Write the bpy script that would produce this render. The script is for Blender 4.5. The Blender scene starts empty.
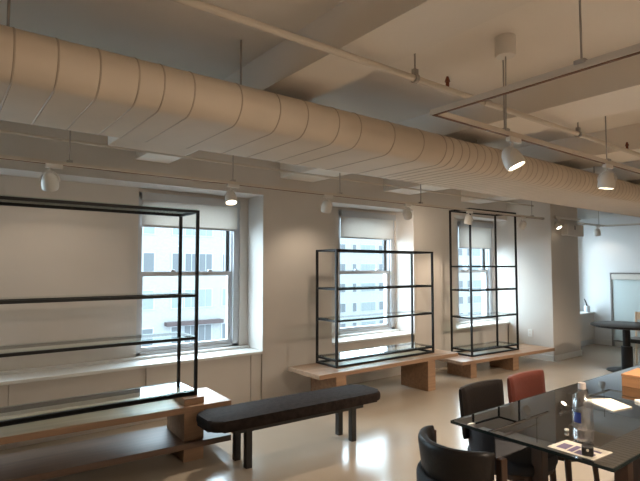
import bpy, bmesh, math, random
from mathutils import Vector, Matrix
PI = math.pi
R = math.radians
random.seed(4)
C = bpy.context.scene.collection
S = bpy.context.scene

# ------------------------------------------------------------------ camera
cam = bpy.data.cameras.new('camera'); co = bpy.data.objects.new('camera', cam); C.objects.link(co)
co.location = (0, 0, 1.5); co.rotation_euler = (R(90 + 3.093), 0, R(52.474 - 90))
cam.sensor_width = 36; cam.lens = 498.5 / 640 * 36; cam.clip_end = 400; cam.clip_start = .05
S.camera = co
# ------------------------------------------------------------------ world, exposure
w = bpy.data.worlds.new('world'); S.world = w; w.use_nodes = True
wn = w.node_tree; bg = wn.nodes['Background']; bg.inputs[0].default_value = (.72, .87, 1, 1)
# hazy sky, brighter on the side the windows look toward
tcw = wn.nodes.new('ShaderNodeTexCoord'); sx = wn.nodes.new('ShaderNodeSeparateXYZ'); mr = wn.nodes.new('ShaderNodeMapRange')
wn.links.new(tcw.outputs['Generated'], sx.inputs[0]); wn.links.new(sx.outputs['Y'], mr.inputs['Value'])
mr.inputs['From Min'].default_value = -.3; mr.inputs['From Max'].default_value = .7; mr.inputs['To Min'].default_value = 3.9; mr.inputs['To Max'].default_value = 15
wn.links.new(mr.outputs[0], bg.inputs[1])
S.view_settings.view_transform = 'Standard'; S.view_settings.look = 'None'
S.view_settings.exposure = .46; S.view_settings.gamma = 1
WARM = (1, .82, .63)
LK = 1.25
def lamp_spot(p, target, power, size=80, blend=.6, col=WARM, rad=.03, name='spot_lamp'):
    l = bpy.data.lights.new(name, 'SPOT'); l.energy = power * LK; l.spot_size = R(size); l.spot_blend = blend
    l.color = col; l.shadow_soft_size = rad
    o = bpy.data.objects.new(name, l); C.objects.link(o); o.location = p
    o.rotation_euler = (Vector(target) - Vector(p)).to_track_quat('-Z', 'Y').to_euler()
    return o
# window portals (guide daylight sampling, give off nothing themselves)
WX = [(1.65, 2.84), (4.35, 5.46), (6.96, 7.97), (9.05, 10.05), (-1.05, .10)]
for a, b in WX:
    l = bpy.data.lights.new('window_portal', 'AREA'); l.shape = 'RECTANGLE'; l.size = b - a; l.size_y = 1.7
    l.cycles.is_portal = True
    o = bpy.data.objects.new('window_portal', l); C.objects.link(o)
    o.location = ((a + b) / 2, 5.40, 1.43); o.rotation_euler = (R(-90), 0, 0)

# ------------------------------------------------------------------ materials
def mat(name, col, rough=.5, metal=0, spec=.5, bump=None, vary=None, coat=0, emit=None, trans=0):
    m = bpy.data.materials.new(name); m.use_nodes = True; nt = m.node_tree; p = nt.nodes['Principled BSDF']
    p.inputs['Base Color'].default_value = (*col, 1); p.inputs['Roughness'].default_value = rough
    p.inputs['Metallic'].default_value = metal; p.inputs['Specular IOR Level'].default_value = spec
    p.inputs['Coat Weight'].default_value = coat; p.inputs['Coat Roughness'].default_value = .1
    p.inputs['Transmission Weight'].default_value = trans
    if emit: p.inputs['Emission Color'].default_value = (*emit[0], 1); p.inputs['Emission Strength'].default_value = emit[1]
    tc = nt.nodes.new('ShaderNodeTexCoord')
    if vary:                      # (scale vector, amount, noise scale)
        mp = nt.nodes.new('ShaderNodeMapping'); mp.inputs['Scale'].default_value = vary[0]
        nt.links.new(tc.outputs['Object'], mp.inputs[0])
        n = nt.nodes.new('ShaderNodeTexNoise'); n.inputs['Scale'].default_value = vary[2]; n.inputs['Detail'].default_value = 5
        nt.links.new(mp.outputs[0], n.inputs['Vector'])
        cr = nt.nodes.new('ShaderNodeValToRGB'); a = vary[1]
        cr.color_ramp.elements[0].position = .3; cr.color_ramp.elements[1].position = .7
        cr.color_ramp.elements[0].color = (*[max(0, c * (1 - a)) for c in col], 1)
        cr.color_ramp.elements[1].color = (*[min(1, c * (1 + a)) for c in col], 1)
        nt.links.new(n.outputs['Fac'], cr.inputs[0]); nt.links.new(cr.outputs[0], p.inputs['Base Color'])
    if bump:                      # (scale, strength)
        n2 = nt.nodes.new('ShaderNodeTexNoise'); n2.inputs['Scale'].default_value = bump[0]; n2.inputs['Detail'].default_value = 4
        nt.links.new(tc.outputs['Object'], n2.inputs['Vector'])
        b = nt.nodes.new('ShaderNodeBump'); b.inputs['Strength'].default_value = bump[1]; b.inputs['Distance'].default_value = .01
        nt.links.new(n2.outputs['Fac'], b.inputs['Height']); nt.links.new(b.outputs[0], p.inputs['Normal'])
    return m
def glass(name, tint, fac_ior=1.5, rough=.0, gloss=(1, 1, 1), base=0.0):
    """thin pane: see-through tinted, with a fresnel mirror on top"""
    m = bpy.data.materials.new(name); m.use_nodes = True; nt = m.node_tree; nt.nodes.clear()
    o = nt.nodes.new('ShaderNodeOutputMaterial'); t = nt.nodes.new('ShaderNodeBsdfTransparent'); t.inputs[0].default_value = (*tint, 1)
    g = nt.nodes.new('ShaderNodeBsdfGlossy'); g.inputs['Roughness'].default_value = rough; g.inputs['Color'].default_value = (*gloss, 1)
    f = nt.nodes.new('ShaderNodeFresnel'); f.inputs[0].default_value = fac_ior
    a = nt.nodes.new('ShaderNodeMath'); a.operation = 'ADD'; a.inputs[1].default_value = base; a.use_clamp = True
    mx = nt.nodes.new('ShaderNodeMixShader')
    ge = nt.nodes.new('ShaderNodeNewGeometry'); iv = nt.nodes.new('ShaderNodeMath'); iv.operation = 'SUBTRACT'; iv.inputs[0].default_value = 1
    mu = nt.nodes.new('ShaderNodeMath'); mu.operation = 'MULTIPLY'; nt.links.new(ge.outputs['Backfacing'], iv.inputs[1])
    nt.links.new(f.outputs[0], a.inputs[0]); nt.links.new(a.outputs[0], mu.inputs[0]); nt.links.new(iv.outputs[0], mu.inputs[1]); nt.links.new(mu.outputs[0], mx.inputs[0])
    nt.links.new(t.outputs[0], mx.inputs[1]); nt.links.new(g.outputs[0], mx.inputs[2]); nt.links.new(mx.outputs[0], o.inputs[0])
    return m
def brick_mat(name, c1, c2, mortar, scale):
    m = bpy.data.materials.new(name); m.use_nodes = True; nt = m.node_tree; p = nt.nodes['Principled BSDF']
    p.inputs['Roughness'].default_value = .9
    tc = nt.nodes.new('ShaderNodeTexCoord'); mp = nt.nodes.new('ShaderNodeMapping'); mp.inputs['Rotation'].default_value = (R(90), 0, 0)
    b = nt.nodes.new('ShaderNodeTexBrick'); b.inputs['Color1'].default_value = (*c1, 1); b.inputs['Color2'].default_value = (*c2, 1)
    b.inputs['Mortar'].default_value = (*mortar, 1); b.inputs['Scale'].default_value = scale
    nt.links.new(tc.outputs['Object'], mp.inputs[0]); nt.links.new(mp.outputs[0], b.inputs['Vector']); nt.links.new(b.outputs['Color'], p.inputs['Base Color'])
    return m
M = dict(
    wall=mat('painted_plaster', (.59, .55, .51), .75, bump=(30, .08), vary=((1, 1, 1), .03, 2)),
    ceil=mat('painted_ceiling', (.77, .71, .64), .85, bump=(12, .15), vary=((1, 1, 1), .04, 1.5)),
    wallend=mat('white_painted_plaster', (.74, .74, .74), .7, bump=(30, .08)),  # wall plaster lightened to stand in for daylight at the far end
    trimw=mat('white_gloss_trim', (.72, .72, .70), .4),
    floor=mat('polished_floor', (.36, .305, .245), .18, spec=.36, vary=((1, 1, 1), .07, .9), bump=(1.3, .02)),
    ductseam=mat('duct_seam', (.46, .38, .30), .7),
    duct=mat('duct_paint', (.62, .53, .43), .6, vary=((1, 1, 1), .05, 3), bump=(8, .1)),
    black=mat('black_metal', (.008, .008, .009), .45, spec=.3),
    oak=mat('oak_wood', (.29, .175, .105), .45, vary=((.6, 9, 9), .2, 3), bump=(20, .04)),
    oakdark=mat('oak_board', (.13, .08, .055), .45, vary=((.6, 9, 9), .2, 3)),  # oak darkened for the shade lying on the lower shelf
    orangewood=mat('orange_wood', (.36, .165, .06), .45, vary=((1, 1, 8), .15, 3)),
    leather=mat('black_leather', (.011, .008, .007), .42, spec=.3, bump=(60, .1)),
    seatdark=mat('charcoal_wool', (.020, .0145, .0125), .8, spec=.06, vary=((1, 1, 1), .35, 25), bump=(150, .3)),
    navy=mat('navy_fabric', (.008, .008, .013), .7, bump=(120, .2)),
    redleather=mat('oxblood_leather', (.10, .024, .016), .4, bump=(50, .1)),
    darkwood=mat('dark_wood', (.055, .026, .014), .4, vary=((9, 9, 1), .3, 3)),
    grey=mat('grey_aluminium', (.48, .50, .53), .45, metal=.2),
    dgrey=mat('dark_gasket', (.06, .065, .07), .5),
    white=mat('white_enamel', (.68, .64, .59), .4),
    pipe=mat('painted_pipe', (.60, .53, .45), .5),
    rail=mat('track_rail', (.36, .33, .30), .45),
    railslot=mat('rail_conductor', (.16, .07, .03), .5, metal=.5),
    brass=mat('sprinkler_brass', (.20, .06, .03), .4, metal=.6),
    facade=brick_mat('white_brick', (.37, .37, .365), (.33, .33, .325), (.28, .285, .29), 3.0),
    facade2=brick_mat('pale_brick', (.38, .38, .37), (.34, .34, .335), (.29, .295, .30), 3.0),
    fwin=mat('far_window_glass', (.12, .13, .14), .5),
    fwinb=mat('far_window_blind', (.21, .24, .24), .5),
    fframe=mat('far_window_frame', (.40, .42, .44), .6),
    awn=mat('brown_canopy', (.08, .055, .055), .7),
    street=mat('asphalt', (.12, .12, .13), .9),
    pane=glass('window_glass', (.93, .97, .97), 1.3),
    shelfglass=glass('shelf_glass', (.86, .92, .90), 1.45),
    tableglass=glass('smoked_glass', (.11, .11, .105), 2.3, gloss=(.9, .92, .95), base=.26),
    edge=mat('glass_edge', (.02, .028, .027), .2),
    paper=mat('paper', (.78, .72, .62), .7),
    print=mat('print_ink', (.16, .12, .22), .6),
    plastic=glass('clear_plastic', (.88, .88, .9), 1.7, rough=.25, base=.22),
    cap=mat('bottle_cap', (.72, .64, .6), .5),
    label=mat('bottle_label', (.03, .05, .25), .4),
    cyl=mat('white_plastic', (.7, .76, .8), .4),
    board=mat('frosted_board', (.62, .70, .70), .25),
    bframe=mat('board_frame', (.22, .2, .19), .4),
    lit=mat('lamp_lens', (1, .9, .75), .5, emit=((1, .88, .68), 9)),
    black_plastic=mat('black_plastic', (.015, .014, .014), .3),
)
def blind_mat():
    m = bpy.data.materials.new('blind_fabric'); m.use_nodes = True; nt = m.node_tree; nt.nodes.clear()
    o = nt.nodes.new('ShaderNodeOutputMaterial'); d = nt.nodes.new('ShaderNodeBsdfDiffuse'); t = nt.nodes.new('ShaderNodeBsdfTranslucent')
    tc = nt.nodes.new('ShaderNodeTexCoord'); wv = nt.nodes.new('ShaderNodeTexNoise'); wv.inputs['Scale'].default_value = 60
    cr = nt.nodes.new('ShaderNodeValToRGB'); cr.color_ramp.elements[0].color = (.60, .56, .52, 1); cr.color_ramp.elements[1].color = (.74, .71, .67, 1)
    nt.links.new(tc.outputs['Object'], wv.inputs['Vector']); nt.links.new(wv.outputs['Fac'], cr.inputs[0]); nt.links.new(cr.outputs[0], d.inputs[0])
    t.inputs[0].default_value = (.60, .56, .52, 1); mx = nt.nodes.new('ShaderNodeMixShader'); mx.inputs[0].default_value = .5
    nt.links.new(d.outputs[0], mx.inputs[1]); nt.links.new(t.outputs[0], mx.inputs[2]); nt.links.new(mx.outputs[0], o.inputs[0]); return m
M['blind'] = blind_mat()

# ------------------------------------------------------------------ mesh helpers
def NB(): return bmesh.new()
def join(dst, src):
    me = bpy.data.meshes.new('tmp'); src.to_mesh(me); src.free(); dst.from_mesh(me); bpy.data.meshes.remove(me)
def box(bm, x0, x1, y0, y1, z0, z1, bev=0, rot=0, piv=None, seg=2):
    b = bmesh.new(); bmesh.ops.create_cube(b, size=1)
    for v in b.verts: v.co = Vector(((x0 + x1) / 2 + v.co.x * (x1 - x0), (y0 + y1) / 2 + v.co.y * (y1 - y0), (z0 + z1) / 2 + v.co.z * (z1 - z0)))
    if bev: bmesh.ops.bevel(b, geom=b.edges[:], offset=bev, segments=seg, affect='EDGES', profile=.6)
    if rot:
        p = Vector(piv if piv else ((x0 + x1) / 2, (y0 + y1) / 2, 0)); bmesh.ops.rotate(b, verts=b.verts, cent=p, matrix=Matrix.Rotation(rot, 3, 'Z'))
    join(bm, b)
def frame_of(d):
    d = Vector(d).normalized(); u = Vector((0, 0, 1)) if abs(d.z) < .9 else Vector((1, 0, 0))
    a = d.cross(u).normalized(); return a, a.cross(d).normalized()
def tube(bm, pts, r, n=10, r2=None, cap=True):
    pts = [Vector(p) for p in pts]; rings = []
    for i, p in enumerate(pts):
        d = (pts[min(i + 1, len(pts) - 1)] - pts[max(i - 1, 0)]); a, b = frame_of(d)
        t = i / max(1, len(pts) - 1); rr = r if r2 is None else r + (r2 - r) * t
        rings.append([bm.verts.new(p + (a * math.cos(2 * PI * k / n) + b * math.sin(2 * PI * k / n)) * rr) for k in range(n)])
    for i in range(len(rings) - 1):
        for k in range(n): bm.faces.new((rings[i][k], rings[i][(k + 1) % n], rings[i + 1][(k + 1) % n], rings[i + 1][k]))
    if cap: bm.faces.new(rings[0][::-1]); bm.faces.new(rings[-1])
def lathe(bm, prof, n=24, mtx=None):
    """prof = [(r, z)...] about z"""
    rings = []
    for r, z in prof:
        rings.append([bm.verts.new(Vector((r * math.cos(2 * PI * k / n), r * math.sin(2 * PI * k / n), z))) for k in range(n)] if r > 1e-5 else [bm.verts.new(Vector((0, 0, z)))])
    for a, b in zip(rings, rings[1:]):
        for k in range(n):
            k2 = (k + 1) % n
            if len(a) == 1 and len(b) == 1: continue
            if len(a) == 1: bm.faces.new((a[0], b[k2], b[k]))
            elif len(b) == 1: bm.faces.new((a[k], a[k2], b[0]))
            else: bm.faces.new((a[k], a[k2], b[k2], b[k]))
    if mtx is not None:
        for rg in rings:
            for v in rg: v.co = mtx @ v.co
def prism(bm, poly, z0, z1, bev=0):
    b = bmesh.new(); lo = [b.verts.new((x, y, z0)) for x, y in poly]; hi = [b.verts.new((x, y, z1)) for x, y in poly]; n = len(poly)
    b.faces.new(lo[::-1]); b.faces.new(hi)
    for i in range(n): b.faces.new((lo[i], lo[(i + 1) % n], hi[(i + 1) % n], hi[i]))
    if bev:
        es = [e for e in b.edges if abs(e.verts[0].co.z - e.verts[1].co.z) < 1e-6]
        bmesh.ops.bevel(b, geom=es, offset=bev, segments=3, affect='EDGES', profile=.5)
    join(bm, b)
def rrect(x0, x1, y0, y1, r, n=8):
    out = []
    for cx, cy, a0 in ((x1 - r, y1 - r, 0), (x0 + r, y1 - r, 90), (x0 + r, y0 + r, 180), (x1 - r, y0 + r, 270)):
        for k in range(n + 1):
            a = R(a0 + 90 * k / n); out.append((cx + r * math.cos(a), cy + r * math.sin(a)))
    return out
def arcband(bm, r, a0, a1, z0, z1, t, n=28, cx=0, cy=0, lean=0, k=10):
    """upright padded band bent round (cx,cy), rounded section"""
    rings = []; zc = (z0 + z1) / 2; h = (z1 - z0) / 2
    for i in range(n + 1):
        a = R(a0 + (a1 - a0) * i / n); e = min(1, min(i, n - i) / 2.0 * .5 + .45); ring = []
        for j in range(k * 2):
            th = 2 * PI * j / (k * 2); c_, s_ = math.cos(th), math.sin(th)
            du = math.copysign(abs(c_) ** .6, c_) * t / 2 * e; dz = math.copysign(abs(s_) ** .45, s_) * h * (.93 + .07 * e)
            rr = r + du + lean * (dz / h)
            ring.append(bm.verts.new((cx + rr * math.cos(a), cy + rr * math.sin(a), zc + dz)))
        rings.append(ring)
    for a, b in zip(rings, rings[1:]):
        for j in range(len(a)): bm.faces.new((a[j], a[(j + 1) % len(a)], b[(j + 1) % len(a)], b[j]))
    bm.faces.new(rings[0][::-1]); bm.faces.new(rings[-1])
def obj(name, bm, m, parent=None, smooth=False, label=None):
    bmesh.ops.recalc_face_normals(bm, faces=bm.faces[:])
    me = bpy.data.meshes.new(name); bm.to_mesh(me); bm.free(); me.materials.append(M[m] if isinstance(m, str) else m)
    if smooth:
        for p in me.polygons: p.use_smooth = True
        me.set_sharp_from_angle(angle=R(40))
    o = bpy.data.objects.new(name, me); C.objects.link(o)
    if parent is not None: o.parent = parent
    if label: o['label'] = label
    return o
def tag(o, label, cat, group=None):
    o['label'] = label; o['category'] = cat
    if group: o['group'] = group
    return o
def thing(name, label, cat, loc=(0, 0, 0), rz=0, group=None):
    o = bpy.data.objects.new(name, None); C.objects.link(o); o.empty_display_size = .1
    o.location = loc; o.rotation_euler = (0, 0, rz); return tag(o, label, cat, group)
def struct(name, bm, m, parent=None, smooth=False):
    o = obj(name, bm, m, parent, smooth)
    if parent is None: o['kind'] = 'structure'
    return o
def B(*boxes, bev=0):
    bm = NB()
    for b in boxes: box(bm, *b, bev=bev)
    return bm
def dup(root, loc, rz, label, group=None):
    r = root.copy(); C.objects.link(r); r.location = loc; r.rotation_euler = (0, 0, rz); r['label'] = label
    if group: r['group'] = group
    for ch in list(root.children):
        c = ch.copy(); C.objects.link(c); c.parent = r
        for g in ch.children:
            d = g.copy(); C.objects.link(d); d.parent = c
    return r

# ------------------------------------------------------------------ room shell
X0, X1, Y0, YW, H = -3.0, 10.35, -4.0, 4.9, 2.77
struct('floor', B((X0, X1, Y0, 4.93, -.1, 0)), 'floor')
struct('ceiling', B((X0, X1, Y0, 5.5, H, H + .15)), 'ceil')
for i, (a, b) in enumerate([(1.50, 1.83), (3.17, 3.65), (4.87, 5.40), (6.60, 7.08), (8.30, 8.78), (-.20, .12), (-1.9, -1.5)]):
    struct('trim_%d' % (i + 1), B((a, b, Y0, YW, 2.55, H)), 'ceil')
# window wall: recesses at Y 4.9..5.25, window plane 5.25..5.5
REC = [(-1.35, 2.945), (3.951, 5.475), (6.42, 8.0), (8.95, 10.15)]
bm = NB()
box(bm, X0, X1, 4.93, 5.5, 0, .53)
box(bm, X0, X1, YW, 5.5, 2.33, H)
edges = [X0] + [v for r_ in REC for v in r_] + [X1]
for i in range(0, len(edges), 2): box(bm, edges[i], edges[i + 1], YW, 5.5, 0, 2.33)
for (ra, rb) in REC:
    ws = [w_ for w_ in sorted(WX) if w_[0] > ra and w_[1] < rb + .01]; xs = [ra] + [v for w_ in ws for v in w_] + [rb]
    for i in range(0, len(xs), 2):
        if xs[i + 1] - xs[i] > .002: box(bm, xs[i], xs[i + 1], 5.25, 5.5, .53, 2.33)
    for w_ in ws: box(bm, w_[0], w_[1], 5.25, 5.5, 2.29, 2.33); 
struct('wall_window_side', bm, 'wall')
struct('wall_end', B((X1, X1 + .15, Y0, 5.5, 0, H)), 'wallend')
struct('wall_left', B((X0 - .15, X0, Y0, 5.5, 0, H)), 'wall')
struct('wall_rear', B((X0, X1, Y0 - .15, Y0, 0, H)), 'wall')
struct('wall_pier', B((7.877, 8.79, 4.114, YW, 0, H)), 'wall')
bm = NB(); box(bm, 7.865, 7.877, 4.102, YW, 0, .09); box(bm, 7.865, 8.802, 4.102, 4.114, 0, .09)
struct('baseboard_pier', bm, 'trimw')
struct('baseboard_end', B((X1 - .015, X1, Y0, YW, 0, .10)), 'trimw')
struct('trim_8', B((X1 - .05, X1, Y0, YW, 2.47, 2.53)), 'trimw')
# windows
def window(n, a, b, ra, rb):
    r = bpy.data.objects.new('window_%d' % n, None); C.objects.link(r); r['kind'] = 'structure'; r.location = ((a + b) / 2, 5.3, .55)
    def lb(*bx, bev=0):
        bm = NB()
        for q in bx: box(bm, q[0] - (a + b) / 2, q[1] - (a + b) / 2, q[2] - 5.3, q[3] - 5.3, q[4] - .55, q[5] - .55, bev=bev)
        return bm
    z0, z1, zm = .565, 2.29, 1.437; j = .045
    obj('window_frame', lb((a, a + j, 5.27, 5.42, z0, z1), (b - .075, b, 5.27, 5.42, z0, z1), (a, b, 5.27, 5.42, z0, z0 + .05), (a, b, 5.27, 5.42, z1 - .05, z1),
                           (b - .09, b - .075, 5.30, 5.42, z0, z1)), 'grey', r)
    up = obj('upper_sash', lb((a + j, a + j + .03, 5.36, 5.40, zm, z1 - .05), (b - .13, b - .09, 5.36, 5.40, zm, z1 - .05), (a + j, b - .09, 5.36, 5.40, zm - .02, zm + .02), (a + j, b - .09, 5.36, 5.40, z1 - .09, z1 - .05)), 'dgrey', r)
    obj('pane', lb((a + j + .02, b - .12, 5.378, 5.382, zm, z1 - .08)), 'pane', up)
    lo = obj('lower_sash', lb((a + j, a + j + .03, 5.31, 5.35, z0 + .05, zm), (b - .125, b - .09, 5.31, 5.35, z0 + .05, zm), (a + j, b - .09, 5.30, 5.35, zm - .03, zm + .015), (a + j, b - .09, 5.30, 5.35, z0 + .05, z0 + .10)), 'grey', r)
    obj('pane', lb((a + j + .02, b - .115, 5.328, 5.332, z0 + .09, zm - .02)), 'pane', lo)
    for t in (.33, .70):
        bm = NB(); x = a + (b - a) * t - (a + b) / 2; box(bm, x - .025, x + .025, -.015, .02, zm + .015 - .55, zm + .04 - .55, bev=.006); obj('sash_lock', bm, 'grey', r)
for n, (w_, r_) in enumerate(zip(WX, [REC[0], REC[1], REC[2], REC[3], REC[0]])): window(n + 1, w_[0], w_[1], *r_)
for i, (a, b) in enumerate(REC):
    bm = NB(); box(bm, a + .002, b - .002, 4.885, 5.27, .53, .56, bev=.006); box(bm, a + .002, b - .002, 5.19, 5.27, .56, .585, bev=.004)
    struct('trim_%d' % (9 + i), bm, 'trimw')
# radiator cover fronts below the sills (fixed panels)
bm = NB()
for xa, xb in ((-1.33, .5), (.51, 1.638), (1.648, 2.80), (2.81, 2.93)): box(bm, xa, xb, 4.915, 4.93, .0, .53, bev=.003)
for xa, xb in ((3.96, 5.47), (6.43, 7.86)): box(bm, xa, xb, 4.915, 4.93, .0, .53, bev=.003)
struct('trim_13', bm, 'wall')

# ------------------------------------------------------------------ outside
struct('ground', B((-60, 160, 6.5, 120, -20.4, -20)), 'street')
def far_window(root, x, z, w_, h, y, m='fwin', mull=1):
    f = obj('window', B((x - .08, x + w_ + .08, y - .06, y + .02, z - .08, z + h + .08)), 'fframe', root)
    bm = NB(); s = w_ / mull
    for k in range(mull): box(bm, x + k * s + .04, x + (k + 1) * s - .04, y - .09, y - .06, z, z + h)
    obj('pane', bm, m, f)
ba = thing('apartment_building', 'near white brick apartment block seen through the large left window', 'building', (0, 0, 0))
obj('wall', B((2, 32, 40, 50, -20, 9)), 'facade', ba)
for fl in range(-2, 3):
    z = 1.2 + 3.02 * fl
    for off in (-9.4, 0):
        for (x, w_) in ((12.98, .9), (15.35, .9), (16.46, 1.15), (17.71, 1.2), (19.9, .75)):
            far_window(ba, x + off, z, w_, 1.45, 40, 'fwinb' if fl % 2 else 'fwin', 2 if w_ > 1 else 1)
obj('canopy', B((14.8, 19.75, 39.3, 40, -3.25, -2.95)), 'awn', ba)
bb = thing('apartment_building', 'far white brick apartment block seen through the middle and right windows', 'building', (0, 0, 0))
obj('wall', B((36, 110, 60, 75, -20, 12)), 'facade2', bb)
for fl in range(-3, 2):
    z = .7 + 3.1 * fl
    for p in (0, 10.6, 31.8, 42.4):
        for (x, w_, mu, m_) in ((49.2, 1.9, 2, 'fwin'), (52.6, .8, 1, 'fwin'), (54.4, 3.2, 3, 'fwinb'), (58.4, 1.3, 1, 'fwin')):
            if p and x == 49.2: pass
            far_window(bb, x - 2.0 + p if p > 20 else x + p, z, w_, 1.35, 60, m_, mu)

# ------------------------------------------------------------------ roller blinds
def blind(a, b, zb, label):
    zt = 2.285; r = thing('roller_blind', label, 'window blind', ((a + b) / 2, 5.245, zb), 0, 'roller blinds on the windows'); h = (b - a) / 2 - .025
    if abs(h) > 0:
        bm = NB(); tube(bm, [(-h, 0, zt - zb - .045), (h, 0, zt - zb - .045)], .028, 12); box(bm, -h, h, -.035, -.03, zt - zb - .085, zt - zb); obj('headrail', bm, 'grey', r, True)
        bm = NB(); box(bm, -h + .01, h - .02, -.002, .001, .02, zt - zb - .06); obj('fabric', bm, 'blind', r)
        obj('bottom_bar', B((-h + .01, h - .02, -.008, .006, 0, .022), bev=.003), 'grey', r)
blind(1.65, 2.84, 1.925, 'pale roller blind pulled a fifth down the large left window')
blind(4.35, 5.46, 1.905, 'cream roller blind at the top of the middle window, behind the wide low shelf')
blind(6.96, 7.97, 1.825, 'pale roller blind on the narrow right window behind the tall display shelf')

# ------------------------------------------------------------------ ductwork
def duct():
    r = thing('air_duct', 'long beige flat oval air duct hung below the ceiling beams', 'air duct', (0, 2.33, 2.235))
    bm = NB(); rr = .115; W_ = .57; prof = []
    n = 14
    for k in range(n + 1): a = R(-90 - 180 * k / n); prof.append((rr * math.cos(a), rr + rr * math.sin(a)))
    prof += [(W_, 2 * rr)]
    for k in range(1, n + 1): a = R(90 - 180 * k / n); prof.append((W_ + rr * math.cos(a), rr + rr * math.sin(a)))
    prof = prof[:-1] + [(W_, 0)]
    ctr = (W_ / 2, rr)
    xs = []                                                   # seam positions
    seams = []; x = X0 + .2
    while x < X1 - .1:
        seams.append(x); x += random.uniform(.11, .17) if x < .9 else (random.uniform(.16, .3) if x < 2.6 else random.uniform(.075, .1))
    for s in seams: xs += [(s - .0045, 0), (s - .002, .003), (s + .002, .003), (s + .0045, 0)]
    xs = [(X0, 0)] + xs + [(X1, 0)]
    rings = []
    for xv, d in xs:
        ring = []
        for (y, z) in prof:
            cy = min(max(y, 0), W_); v = Vector((y - cy, z - rr)); L = v.length
            if L > 1e-6: v = v * ((L + d) / L)
            ring.append(bm.verts.new((xv, cy + v.x, rr + v.y)))
        rings.append(ring)
    for a, b in zip(rings, rings[1:]):
        for k in range(len(prof)): bm.faces.new((a[k], a[(k + 1) % len(prof)], b[(k + 1) % len(prof)], b[k]))
    for f in bm.faces:
        if max(v.co.x for v in f.verts) - min(v.co.x for v in f.verts) < .008: f.material_index = 1
    o = obj('duct_run', bm, 'duct', r, True); o.data.materials.append(M['ductseam'])
    obj('takeoff_box', B((.80, 1.28, .57, .83, .004, .15), bev=.006), 'duct', r)
    for x in (.206, 1.31, 3.5, 5.6, 7.4):
        bm = NB(); tube(bm, [(x, .10, .22), (x, .10, H - 2.235)], .006, 8); box(bm, x - .02, x + .02, .08, .12, .226, .24); obj('hanger_rod', bm, 'rail', r)
    return r
duct()

# ------------------------------------------------------------------ pipes
r = thing('sprinkler_pipe', 'beige sprinkler pipe running lengthwise under the ceiling in front of the duct', 'pipe', (0, 1.75, 2.5))
bm = NB(); tube(bm, [(X0, 0, 0), (X1, 0, 0)], .017, 12)
for x in (2.62, 5.2): tube(bm, [(x - .03, 0, 0), (x + .03, 0, 0)], .023, 12)
obj('pipe_run', bm, 'pipe', r, True)
for x in (1.98, 3.79, 5.9):
    bm = NB(); tube(bm, [(x, 0, .03), (x, 0, .27)], .005, 8); tube(bm, [(x - .012, 0, 0), (x + .012, 0, 0)], .025, 12); box(bm, x - .014, x + .014, -.012, .012, .02, .05); obj('pipe_hanger', bm, 'rail', r)
for x in (2.25, 4.67, 7.1):
    bm = NB(); tube(bm, [(x, 0, .01), (x, 0, .05)], .010, 10); tube(bm, [(x, 0, .045), (x, 0, .075)], .016, 10, r2=.006); obj('sprinkler_head', bm, 'brass', r, label='dark red sprinkler head')
bm = NB(); tube(bm, [(X0, 4.4, 2.525), (7.87, 4.4, 2.525)], .011, 10)
tag(obj('conduit', bm, 'pipe', None, True), 'thin pale conduit running along the window wall just above the track', 'pipe')

# ------------------------------------------------------------------ track lighting
def rail_part(pts, root, w_=.030, h=.026):
    for a, b in zip(pts, pts[1:]):
        a, b = Vector(a), Vector(b); d = (b - a); L = d.length; ang = math.atan2(d.y, d.x); mid = (a + b) / 2
        bm = NB(); box(bm, -L / 2, L / 2, -w_ / 2, w_ / 2, 0, h)
        o = obj('rail', bm, 'pipe', root); o.location = mid; o.rotation_euler = (0, -math.asin(d.z / L), ang)
        bm = NB(); box(bm, -L / 2 + .01, L / 2 - .01, -w_ * .22, w_ * .22, -.004, .001)
        obj('conductor_slot', bm, 'railslot', o)
r = thing('lighting_track', 'long lighting track hung parallel to the window wall above the shelves', 'track light rail', (0, 4.22, 2.285))
rail_part([(-1.5, 0, 0), (7.86, 0, 0)], r)
for x in (.79, 2.2, 3.52, 4.86, 7.50):
    bm = NB(); tube(bm, [(x, 0, .03), (x, 0, H - 2.285)], .0065, 8); box(bm, x - .022, x + .022, -.02, .02, .025, .045, bev=.003); obj('hanging_rod', bm, 'rail', r)
r = thing('lighting_track', 'lighting track past the pier, turning along the far end wall', 'track light rail', (0, 0, 2.29))
rail_part([(8.80, 4.3, 0), (10.2, 4.27, 0), (10.2, 2.6, -.02)], r)
bm = NB(); tube(bm, [(10.0, 4.28, .03), (10.0, 4.28, H - 2.29)], .006, 8); obj('hanging_rod', bm, 'rail', r)
r = thing('lighting_track', 'suspended square loop of lighting track in front of the duct, hung on thin rods', 'track light rail', (1.95, 1.60, 2.262))
rail_part([(0, 0, 0), (7.4, 0, 0)], r); rail_part([(0, .017, 0), (0, -3.4, 0)], r)
for (x, y) in ((.62, 0), (1.95, 0), (4.2, 0), (-.0, -.72), (0, -2.4)):
    bm = NB(); tube(bm, [(x, y, .02), (x, y, H - 2.262)], .0045, 8); box(bm, x - .022, x + .022, y - .022, y + .022, .020, .036, bev=.003); obj('hanging_rod', bm, 'rail', r)
bm = NB(); lathe(bm, [(0, H - 2.262), (.055, H - 2.262), (.055, H - 2.262 - .10), (.05, H - 2.262 - .108), (0, H - 2.262 - .108)], 28, Matrix.Translation((.50, -.09, 0)))
obj('power_canopy', bm, 'white', r, True, 'pale cylindrical power canopy')
bm = NB(); tube(bm, [(.50, -.09, H - 2.262 - .1), (.62, -.01, .04)], .004, 8); 
obj('feed_wire', bm, 'rail', r)

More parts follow.
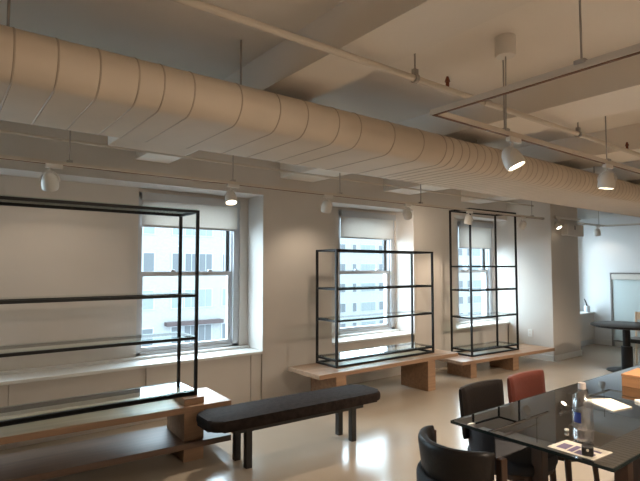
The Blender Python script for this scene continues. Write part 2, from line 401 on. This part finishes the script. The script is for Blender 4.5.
def spotlight(px, py, pz, target, label, power=40, size=70, s=1.0, lit=True, group=None, sub='track_spotlight', hid=False, blend=.7, col=WARM):
    """bell-shaped head on a forked yoke; origin at its clip on the track"""
    r = thing(sub, label, 'spotlight', (px, py, pz), 0, group)
    bm = NB(); box(bm, -.035, .085, -.014, .014, -.030, 0, bev=.004); obj('track_adapter', bm, 'white', r)
    hc = Vector((0, 0, -.125 * s)); d = (Vector(target) - Vector((px, py, pz)) - hc).normalized()
    a, b = frame_of(d)
    bm = NB(); rr = .056 * s
    pts = [(0, 0, -.028), (0, 0, -.05 * s)]; tube(bm, pts, .008, 10)
    for sg in (-1, 1): tube(bm, [(0, 0, -.05 * s)] + [tuple(a * sg * rr * 1.12 * math.sin(t) + Vector((0, 0, -.05 * s)) + (hc - Vector((0, 0, -.05 * s))) * (1 - math.cos(t))) for t in (.4, .8, 1.2, 1.57)], .006 * s, 8)
    obj('yoke', bm, 'white', r, True)
    q = d.to_track_quat('Z', 'Y').to_matrix().to_4x4(); mt = Matrix.Translation(hc) @ q
    bm = NB(); lathe(bm, [(0, -.070 * s), (.018 * s, -.068 * s), (.034 * s, -.057 * s), (.048 * s, -.032 * s), (.056 * s, 0), (.058 * s, .03 * s), (.054 * s, .058 * s), (.049 * s, .058 * s), (.047 * s, .045 * s), (.040 * s, .04 * s)], 24, mt)
    hd = obj('lamp_head', bm, 'white', r, True)
    bm = NB(); lathe(bm, [(0, .048 * s), (.045 * s, .048 * s), (.045 * s, .044 * s), (0, .044 * s)], 24, mt)
    obj('lens', bm, 'lit', hd)
    if power:
        p = Vector((px, py, pz)) + hc + d * .085 * s
        lo = lamp_spot(p, target, power, size, blend, col); lo.parent = r; lo.matrix_parent_inverse = Matrix.Translation(-Vector((px, py, pz)))
    return r
TW = 2.285
G = 'track spotlights along the window wall'
spotlight(.66, 4.22, TW, (.9, 5.2, .8), 'pale egg-like spotlight at far left above the long low shelf', 7, 120, 1.05, group=G)
spotlight(2.18, 4.22, TW, (2.0, 3.4, 0), 'spotlight in front of the right side of the large left window', 50, 95, 1, group=G)
spotlight(3.33, 4.22, TW, (3.6, 4.9, .7), 'spotlight on the bare wall just left of the middle window', 8, 120, 1, group=G)
spotlight(4.60, 4.22, TW, (5.9, 4.9, 1.4), 'spotlight at the upper right corner of the middle window', 25, 100, 1, group=G)
spotlight(5.85, 4.22, TW, (5.9, 4.75, .3), 'spotlight hanging against the left part of the tall display shelf', 20, 95, 1, group=G)
spotlight(7.22, 4.22, TW, (7.3, 5.1, .9), 'spotlight just right of the tall display shelf beside the pier', 12, 100, 1, group=G)
spotlight(9.9, 4.27, 2.285, (10.3, 4.4, 1.0), 'small spotlight right of the pier near the far end wall', 2, 140, 1, group=None)
GL = 'spotlights on the suspended loop'
spotlight(2.64, 1.60, 2.262, (2.90, 1.0, .8), 'larger lit spotlight on the loop, left one, tilted toward the table', 40, 95, 1.0, group=GL)
spotlight(3.89, 1.60, 2.262, (3.85, 1.85, 0), 'larger lit spotlight on the loop, right one, aimed straight down', 120, 120, 1.0, group=GL)
# loop goes on out of frame; unseen spotlights added there to light the room
for k, (x, y, z, t) in enumerate(((5.6, 1.6, 2.262, (5.4, 2.6, 0)), (7.3, 1.6, 2.262, (7.0, 2.4, 0)), (1.95, -.6, 2.262, (1.0, 1.5, 0)), (1.95, -1.6, 2.262, (.8, -1.6, 0)))):
    spotlight(x, y, z, t, ['spotlight on the loop beyond the right edge of the picture', 'farthest spotlight on the loop toward the far end', 'spotlight on the loop arm beside the viewpoint', 'spotlight at the near end of the loop arm'][k], 75, 120, 1.2, group=GL)
r = thing('lighting_track', 'lighting track on the viewer side of the room, behind the viewpoint', 'track light rail', (0, -2.6, 2.30))  # unseen track and spotlights added behind the camera to brighten the room
rail_part([(-2.5, 0, 0), (9.5, 0, 0)], r)
for x in (-2, 1, 4, 7):
    bm = NB(); tube(bm, [(x, 0, .03), (x, 0, H - 2.30)], .005, 8); obj('hanging_rod', bm, 'rail', r)
for k, x in enumerate((-1.5, .3, 2.9, 5.3, 7.8)):
    spotlight(x, -2.6, 2.30, (x, -2.2, 0), 'spotlight on the rear track behind the viewpoint, %s' % ['nearest the left wall', 'just right of the leftmost one', 'the middle one', 'just left of the rightmost one', 'nearest the far end wall'][k], 85, 130, 1.2, group='spotlights on the rear track')

# ------------------------------------------------------------------ benches
def slab(bm, L, D, z0, z1, bev=.003): box(bm, 0, L, 0, D, z0, z1, bev=bev)
def low_bench(label, loc, rz, L, D, top, blocks, th=.045, lower=None, ltop=None):
    """origin: front left corner on the floor; x along the bench, y toward the wall"""
    r = thing('display_bench', label, 'bench', loc, rz, 'oak display benches along the windows')
    bm = NB(); slab(bm, L, D, top - th, top); obj('bench_top', bm, 'oak', r)
    if lower:
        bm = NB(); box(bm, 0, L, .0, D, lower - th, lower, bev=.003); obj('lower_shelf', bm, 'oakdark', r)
    for (x, y, w_, d_) in blocks:
        bm = NB(); box(bm, x, x + w_, y, y + d_, 0, ltop or top - th, bev=.003); obj('leg', bm, 'oak', r)
    return r
a1 = -.05; L1 = 2.9; fx, fy = 1.925 - L1 * math.cos(a1), 3.68 - L1 * math.sin(a1)
low_bench('long two-tier oak bench under the wide black shelf at the left edge', (fx, fy, 0), a1, L1, .53, .430, ((L1 - .372, .05, .16, .42), (.45, .05, .16, .42)), lower=.157, ltop=.481)
low_bench('oak bench on plank legs carrying the low wide black shelf, under the middle window', (3.112, 4.06, 0), R(0), 2.25, .57, .405, ((.22, .0, .137, .45), (1.66, .0, .137, .45)))
a3 = math.atan2(4.133 - 4.418, 7.852 - 5.652)
low_bench('lowest oak bench, under the tall black shelf beside the pier', (5.60, 4.17, 0), -.075, 2.12, .56, .240, ((.18, .02, .12, .42), (1.10, .02, .13, .42)))

# ------------------------------------------------------------------ display shelves
def shelf_unit(label, loc, rz, W_, D, hgt, levels, bottom=None, t=.023, toprails=True, glass_top=False):
    r = thing('display_shelf', label, 'shelf', loc, rz, 'black metal display shelves')
    for (x, y) in ((0, 0), (W_ - t, 0), (0, D - t), (W_ - t, D - t)): obj('post', B((x, x + t, y, y + t, 0, hgt)), 'black', r)
    def ringf(z, name, hh=.022, tt=None):
        tt = tt or t
        obj(name, B((t, W_ - t, 0, tt, z - hh, z), (t, W_ - t, D - tt, D, z - hh, z), (0, tt, t, D - t, z - hh, z), (W_ - tt, W_, t, D - t, z - hh, z)), 'black', r)
    ringf(hgt, 'top_frame', t); ringf(t, 'base_frame', t)
    for i, z in enumerate(levels):
        ringf(z, 'shelf_frame')
        g = obj('glass_shelf', B((t * .6, W_ - t * .6, t * .6, D - t * .6, z + .001, z + .009)), 'shelfglass', r)
    if glass_top: obj('glass_top', B((t * .6, W_ - t * .6, t * .6, D - t * .6, hgt + .001, hgt + .009)), 'shelfglass', r)
    return r
b1 = .486
shelf_unit('wide black metal shelf with glass boards standing on the two-tier bench at left', (-.71, 3.813, b1 - .004), 0, 2.4, .379, 1.965 - b1 + .004, [.034, .948 - b1, 1.288 - b1], glass_top=True)
shelf_unit('low wide black metal shelf with glass boards in front of the middle window', (3.484, 4.242, .405), 0, 1.631 * 1.0, .375, 1.704 - .405, [.491 - .405 - .0, .920 - .405, 1.27 - .405])
shelf_unit('tall narrow black metal shelf with glass boards in front of the right window', (6.02, 4.32, .240), R(-3), 1.10, .385, 2.35 - .240, [.09, .79 - .240, 1.18 - .240, 1.523 - .240])

# ------------------------------------------------------------------ dark upholstered bench
r = thing('upholstered_bench', 'low dark grey upholstered bench with black legs standing on the open floor', 'bench', (2.365, 3.43, 0), R(-2.2))
bm = NB(); prism(bm, rrect(-.79, .83, -.19, .19, .09), .325, .405, .028); obj('seat_pad', bm, 'seatdark', r, True)
bm = NB(); box(bm, -.58, .66, -.10, .13, .268, .325, bev=.004); obj('seat_rail', bm, 'black_plastic', r)
for (x, y) in ((-.46, -.08), (-.46, .11), (.55, -.08), (.55, .11)):
    bm = NB(); box(bm, x - .025, x + .025, y - .025, y + .025, 0, .325, bev=.004); obj('leg', bm, 'black_plastic', r)

# ------------------------------------------------------------------ glass table and chairs
TX0, TX1, TY0, TY1, TZ = 2.053, 4.35, .855, 1.605, .74
r = thing('glass_table', 'long smoked glass dining table at lower right', 'table', ((TX0 + TX1) / 2, (TY0 + TY1) / 2, 0))
hx, hy = (TX1 - TX0) / 2, (TY1 - TY0) / 2
obj('tabletop', B((-hx, hx, -hy, hy, TZ - .012, TZ), bev=.001), 'tableglass', r)
bm = NB(); e = .0022
for q in ((-hx - e, -hx + e, -hy, hy), (hx - e, hx + e, -hy, hy), (-hx, hx, -hy - e, -hy + e), (-hx, hx, hy - e, hy + e)): box(bm, *q, TZ - .013, TZ + .0005)
obj('tabletop_edge', bm, 'edge', r, label='polished dark glass edge')
for sx in (-1, 1):
    for sy in (-1, 1):
        x, y = sx * (hx - .52), sy * (hy - .17); bm = NB(); box(bm, x - .03, x + .03, y - .03, y + .03, 0, TZ - .012, bev=.003); obj('leg', bm, 'darkwood', r)
bm = NB(); box(bm, -hx + .52, hx - .52, -.02, .02, TZ - .07, TZ - .02)
for sx in (-1, 1): box(bm, sx * (hx - .52) - .02, sx * (hx - .52) + .02, -hy + .17, hy - .17, TZ - .07, TZ - .012)
obj('under_frame', bm, 'darkwood', r)

def barrel_chair(label, loc, rz, back='leather', group=None, flat=False):
    """faces +x"""
    r = thing('dining_chair', label, 'chair', loc, rz, group or 'curved-back chairs around the glass table')
    bm = NB()
    if flat: arcband(bm, .70, 162.5, 197.5, .50, .795, .045, cx=.505, lean=.012)
    else: arcband(bm, .188, 100, 252, .595, .77, .050, lean=.012)
    obj('backrest', bm, back, r, True)
    bm = NB(); arcband(bm, .205, 78, 282, .43, .625, .042, lean=.006); obj('arm_band', bm, 'navy' if back == 'leather' else back, r, True)
    bm = NB(); prism(bm, rrect(-.19, .23, -.195, .195, .10), .39, .46, .025); obj('seat', bm, 'navy', r, True)
    bm = NB(); prism(bm, rrect(-.18, .21, -.18, .18, .09), .355, .392, .006); obj('seat_frame', bm, 'darkwood', r)
    for s in (-1, 1):
        hp = .60 if flat else .745
        bm = NB(); tube(bm, [(.17, s * .16, .37), (.20, s * .18, 0)], .020, 10, r2=.012); obj('leg', bm, 'darkwood', r, True)
        bm = NB(); tube(bm, [(-.13, s * .15, .37), (-.19, s * .17, 0)], .020, 10, r2=.012); obj('leg', bm, 'darkwood', r, True)
        a = R(180 - s * 79); x, y = .205 * math.cos(a), .205 * math.sin(a)
        bm = NB(); box(bm, x - .012, x + .022, y - .016, y + .016, .37, hp, bev=.006); obj('back_post', bm, 'darkwood', r)
    return r
barrel_chair('black leather curved-back chair at the near end of the glass table, seen from behind', (1.865, 1.36, 0), R(-8))
barrel_chair('black leather curved-back chair on the far side of the glass table, left one', (2.665, 1.675, 0), R(-90), flat=True)
barrel_chair('oxblood leather curved-back chair on the far side of the glass table', (3.15, 1.665, 0), R(-90), 'redleather', flat=True)
barrel_chair('dark curved-back chair on the near side of the glass table at lower right', (2.62, .72, 0), R(80))

# ------------------------------------------------------------------ things on the table
def bottle():
    r = thing('water_bottle', 'clear plastic water bottle with pale cap standing on the glass table', 'bottle', (2.275, 1.065, TZ))
    s = 1.0
    bm = NB(); lathe(bm, [(0, .002), (.034, .002), (.041, .010), (.041, .05), (.039, .055), (.041, .06), (.041, .165), (.036, .185), (.020, .212), (.0135, .216), (.0135, .228)], 28)
    obj('bottle_body', bm, 'plastic', r, True)
    bm = NB(); lathe(bm, [(0, .252), (.015, .252), (.016, .249), (.016, .226), (.014, .226)], 24); obj('cap', bm, 'cap', r, True, 'pale screw cap')
    bm = NB()
    n = 12; a0 = 115
    for z0, z1, c0, c1 in ((.085, .13, 150, 195),):
        vs = [[bm.verts.new((0.0416 * math.cos(R(c0 + (c1 - c0) * k / n)), 0.0416 * math.sin(R(c0 + (c1 - c0) * k / n)), z)) for k in range(n + 1)] for z in (z0, z1)]
        for k in range(n): bm.faces.new((vs[0][k], vs[0][k + 1], vs[1][k + 1], vs[1][k]))
    obj('label_sticker', bm, 'label', r, True, 'dark blue label patch')
bottle()
def sheet(name, pts, th, m, label, cat):
    bm = NB(); prism(bm, pts, TZ + .001, TZ + .001 + th); return tag(obj(name, bm, m), label, cat)
lf = thing('leaflet', 'white printed leaflet with purple pattern on the near table corner', 'leaflet', (2.14, 1.03, TZ))
lpts = [(2.079, 1.125), (2.222, 1.115), (2.225, .925), (2.075, .935)]
bm = NB(); prism(bm, [(x - 2.14, y - 1.03) for x, y in lpts], .001, .0025); obj('sheet', bm, 'paper', lf)
bm = NB()
for (u, v, du, dv) in ((.10, .18, .22, .5), (.36, .12, .12, .62), (.52, .1, .2, .35), (.60, .62, .3, .14), (.78, .15, .1, .3)):
    P_ = lambda a, b: (2.079 + (2.222 - 2.079) * b - 2.14, 1.12 + (.93 - 1.12) * a - 1.03)
    q = [P_(u, v), P_(u + du, v), P_(u + du, v + dv), P_(u, v + dv)]; bm.faces.new([bm.verts.new((x, y, .0028)) for x, y in q])
obj('printed_pattern', bm, 'print', lf)
r = thing('small_camera', 'small black cube device with a pale dot sitting on the leaflet', 'camera', (2.115, .975, TZ + .0026), R(25))
bm = NB(); box(bm, -.024, .024, -.022, .022, 0, .036, bev=.008); obj('body', bm, 'black_plastic', r, True)
bm = NB(); lathe(bm, [(0, .004), (.005, .004), (.005, 0), (0, 0)], 12, Matrix.Translation((-.0245, 0, .026)) @ Matrix.Rotation(R(-90), 4, 'Y')); obj('lens', bm, 'paper', r)
bm = NB(); bmesh.ops.create_icosphere(bm, subdivisions=2, radius=.012)
for v in bm.verts: v.co = Vector((2.339 + v.co.x * random.uniform(.6, 1.2), 1.169 + v.co.y * random.uniform(.6, 1.1), TZ + .009 + v.co.z * .6))
tag(obj('crumpled_tissue', bm, 'paper'), 'tiny crumpled white paper left of the bottle', 'tissue')
sheet('notebook', [(2.976, 1.384), (3.111, 1.294), (3.015, 1.148), (2.852, 1.178)], .004, 'paper', 'cream notebook lying in lamp light right of the bottle', 'notebook')
sheet('paper_stack', [(3.16, 1.19), (3.30, 1.14), (3.22, 1.0), (3.06, 1.04)], .012, 'paper', 'cream papers at the right edge of the picture, below the wooden box', 'papers')
r = thing('wooden_box', 'orange-brown wooden box standing on the glass table', 'box', (3.66, 1.25, TZ), R(2))
obj('box_body', B((-.14, .14, -.15, .15, 0, .058), bev=.003), 'orangewood', r); obj('box_lid', B((-.142, .142, -.152, .152, .060, .078), bev=.003), 'orangewood', r)

# ------------------------------------------------------------------ far end
r = thing('round_table', 'round black pedestal table beyond the pier', 'table', (8.0, 3.09, 0))
bm = NB(); lathe(bm, [(0, .635), (.43, .635), (.46, .645), (.46, .665), (.44, .675), (0, .675)], 48); obj('tabletop', bm, 'black', r, True)
bm = NB(); lathe(bm, [(.055, .635), (.05, .635), (.05, .36), (.075, .355), (.075, .02)], 24); obj('pedestal', bm, 'black', r, True)
bm = NB(); lathe(bm, [(0, 0), (.27, 0), (.27, .01), (.25, .018), (0, .022)], 40); obj('base_plate', bm, 'black', r, True)
r = thing('side_chair', 'light wooden chair with black seat behind the round table at right edge', 'chair', (8.55, 3.06, 0), R(180))
obj('seat', B((-.2, .2, -.2, .2, .36, .42), bev=.012), 'black_plastic', r)
for x, y, h in ((-.18, -.18, .80), (-.18, .18, .80)): bm = NB(); tube(bm, [(x, y, 0), (x - .04, y, h)], .016, 10); obj('back_post', bm, 'paper', r, True)
for x, y in ((.18, -.18), (.18, .18)): bm = NB(); tube(bm, [(x + .02, y, 0), (x, y, .37)], .018, 10); obj('leg', bm, 'black_plastic', r, True)
bm = NB(); box(bm, -.24, -.21, -.19, .19, .68, .80, bev=.01); box(bm, -.23, -.2, -.19, .19, .50, .53, bev=.005); obj('backrest', bm, 'paper', r)
r = thing('glass_board', 'tall framed pale green-white board standing against the far end wall', 'board', (10.29, 4.225, 0))
obj('board_frame', B((-.02, .02, -.03, 0, 0, 1.40), (-.02, .02, -1.83, -1.80, 0, 1.40), (-.02, .02, -1.83, 0, 1.375, 1.40), (-.02, .02, -1.8, -.03, .10, .125)), 'bframe', r)
obj('top_roll', B((-.03, .015, -1.80, -.03, 1.27, 1.37), bev=.008), 'white', r)
obj('panel', B((-.005, .010, -1.80, -.03, .125, 1.27)), 'board', r)
r = thing('radiator_cabinet', 'low white cabinet against the far end corner behind the pier', 'cabinet', (9.6, 4.73, 0))
obj('body', B((-.7, .72, -.17, .165, .10, .60), bev=.004), 'wall', r); obj('worktop', B((-.71, .73, -.18, .165, .60, .622), bev=.003), 'trimw', r); obj('plinth', B((-.7, .72, -.15, .165, 0, .10)), 'grey', r)
r = thing('spray_canister', 'small white and blue canister with black spout on the low cabinet', 'canister', (10.17, 4.62, .622))
bm = NB(); lathe(bm, [(0, 0), (.05, 0), (.052, .01), (.052, .11), (.045, .125), (0, .125)], 24); obj('body', bm, 'cyl', r, True)
bm = NB(); tube(bm, [(0, 0, .12), (-.01, .01, .18), (-.04, .03, .26)], .016, 10, r2=.010); obj('spout', bm, 'black_plastic', r, True)

# ------------------------------------------------------------------ pier fittings
r = thing('wall_outlet', 'small white wall outlet low on the side of the pier', 'outlet', (7.877, 4.507, .412))
obj('cover_plate', B((-.008, 0, -.038, .038, -.06, .06), bev=.002), 'trimw', r)
obj('socket', B((-.010, -.008, -.017, .017, .010, .040), (-.010, -.008, -.017, .017, -.040, -.010)), 'white', r)
r = thing('junction_box', 'square painted junction box high on the front of the pier', 'electrical box', (8.50, 4.114, 2.03))
obj('box_body', B((-.28, .29, -.10, 0, 0, .19), bev=.004), 'wall', r)
obj('hinge', B((-.03, -.01, -.106, -.10, .10, .17),), 'dgrey', r)
r = thing('wall_track', 'short pale lighting track running across the front of the pier', 'track light rail', (8.35, 4.07, 2.30))
bm = NB(); box(bm, -.42, .42, -.02, .02, 0, .035, bev=.004); obj('rail', bm, 'white', r)
bm = NB(); box(bm, -.36, -.33, 0, .044, 0, .03); box(bm, .33, .36, 0, .044, 0, .03); obj('bracket', bm, 'white', r)
spotlight(8.02, 4.07, 2.30, (7.9, 3.2, .9), 'small lit spotlight on the short track across the pier', 22, 90, .9)
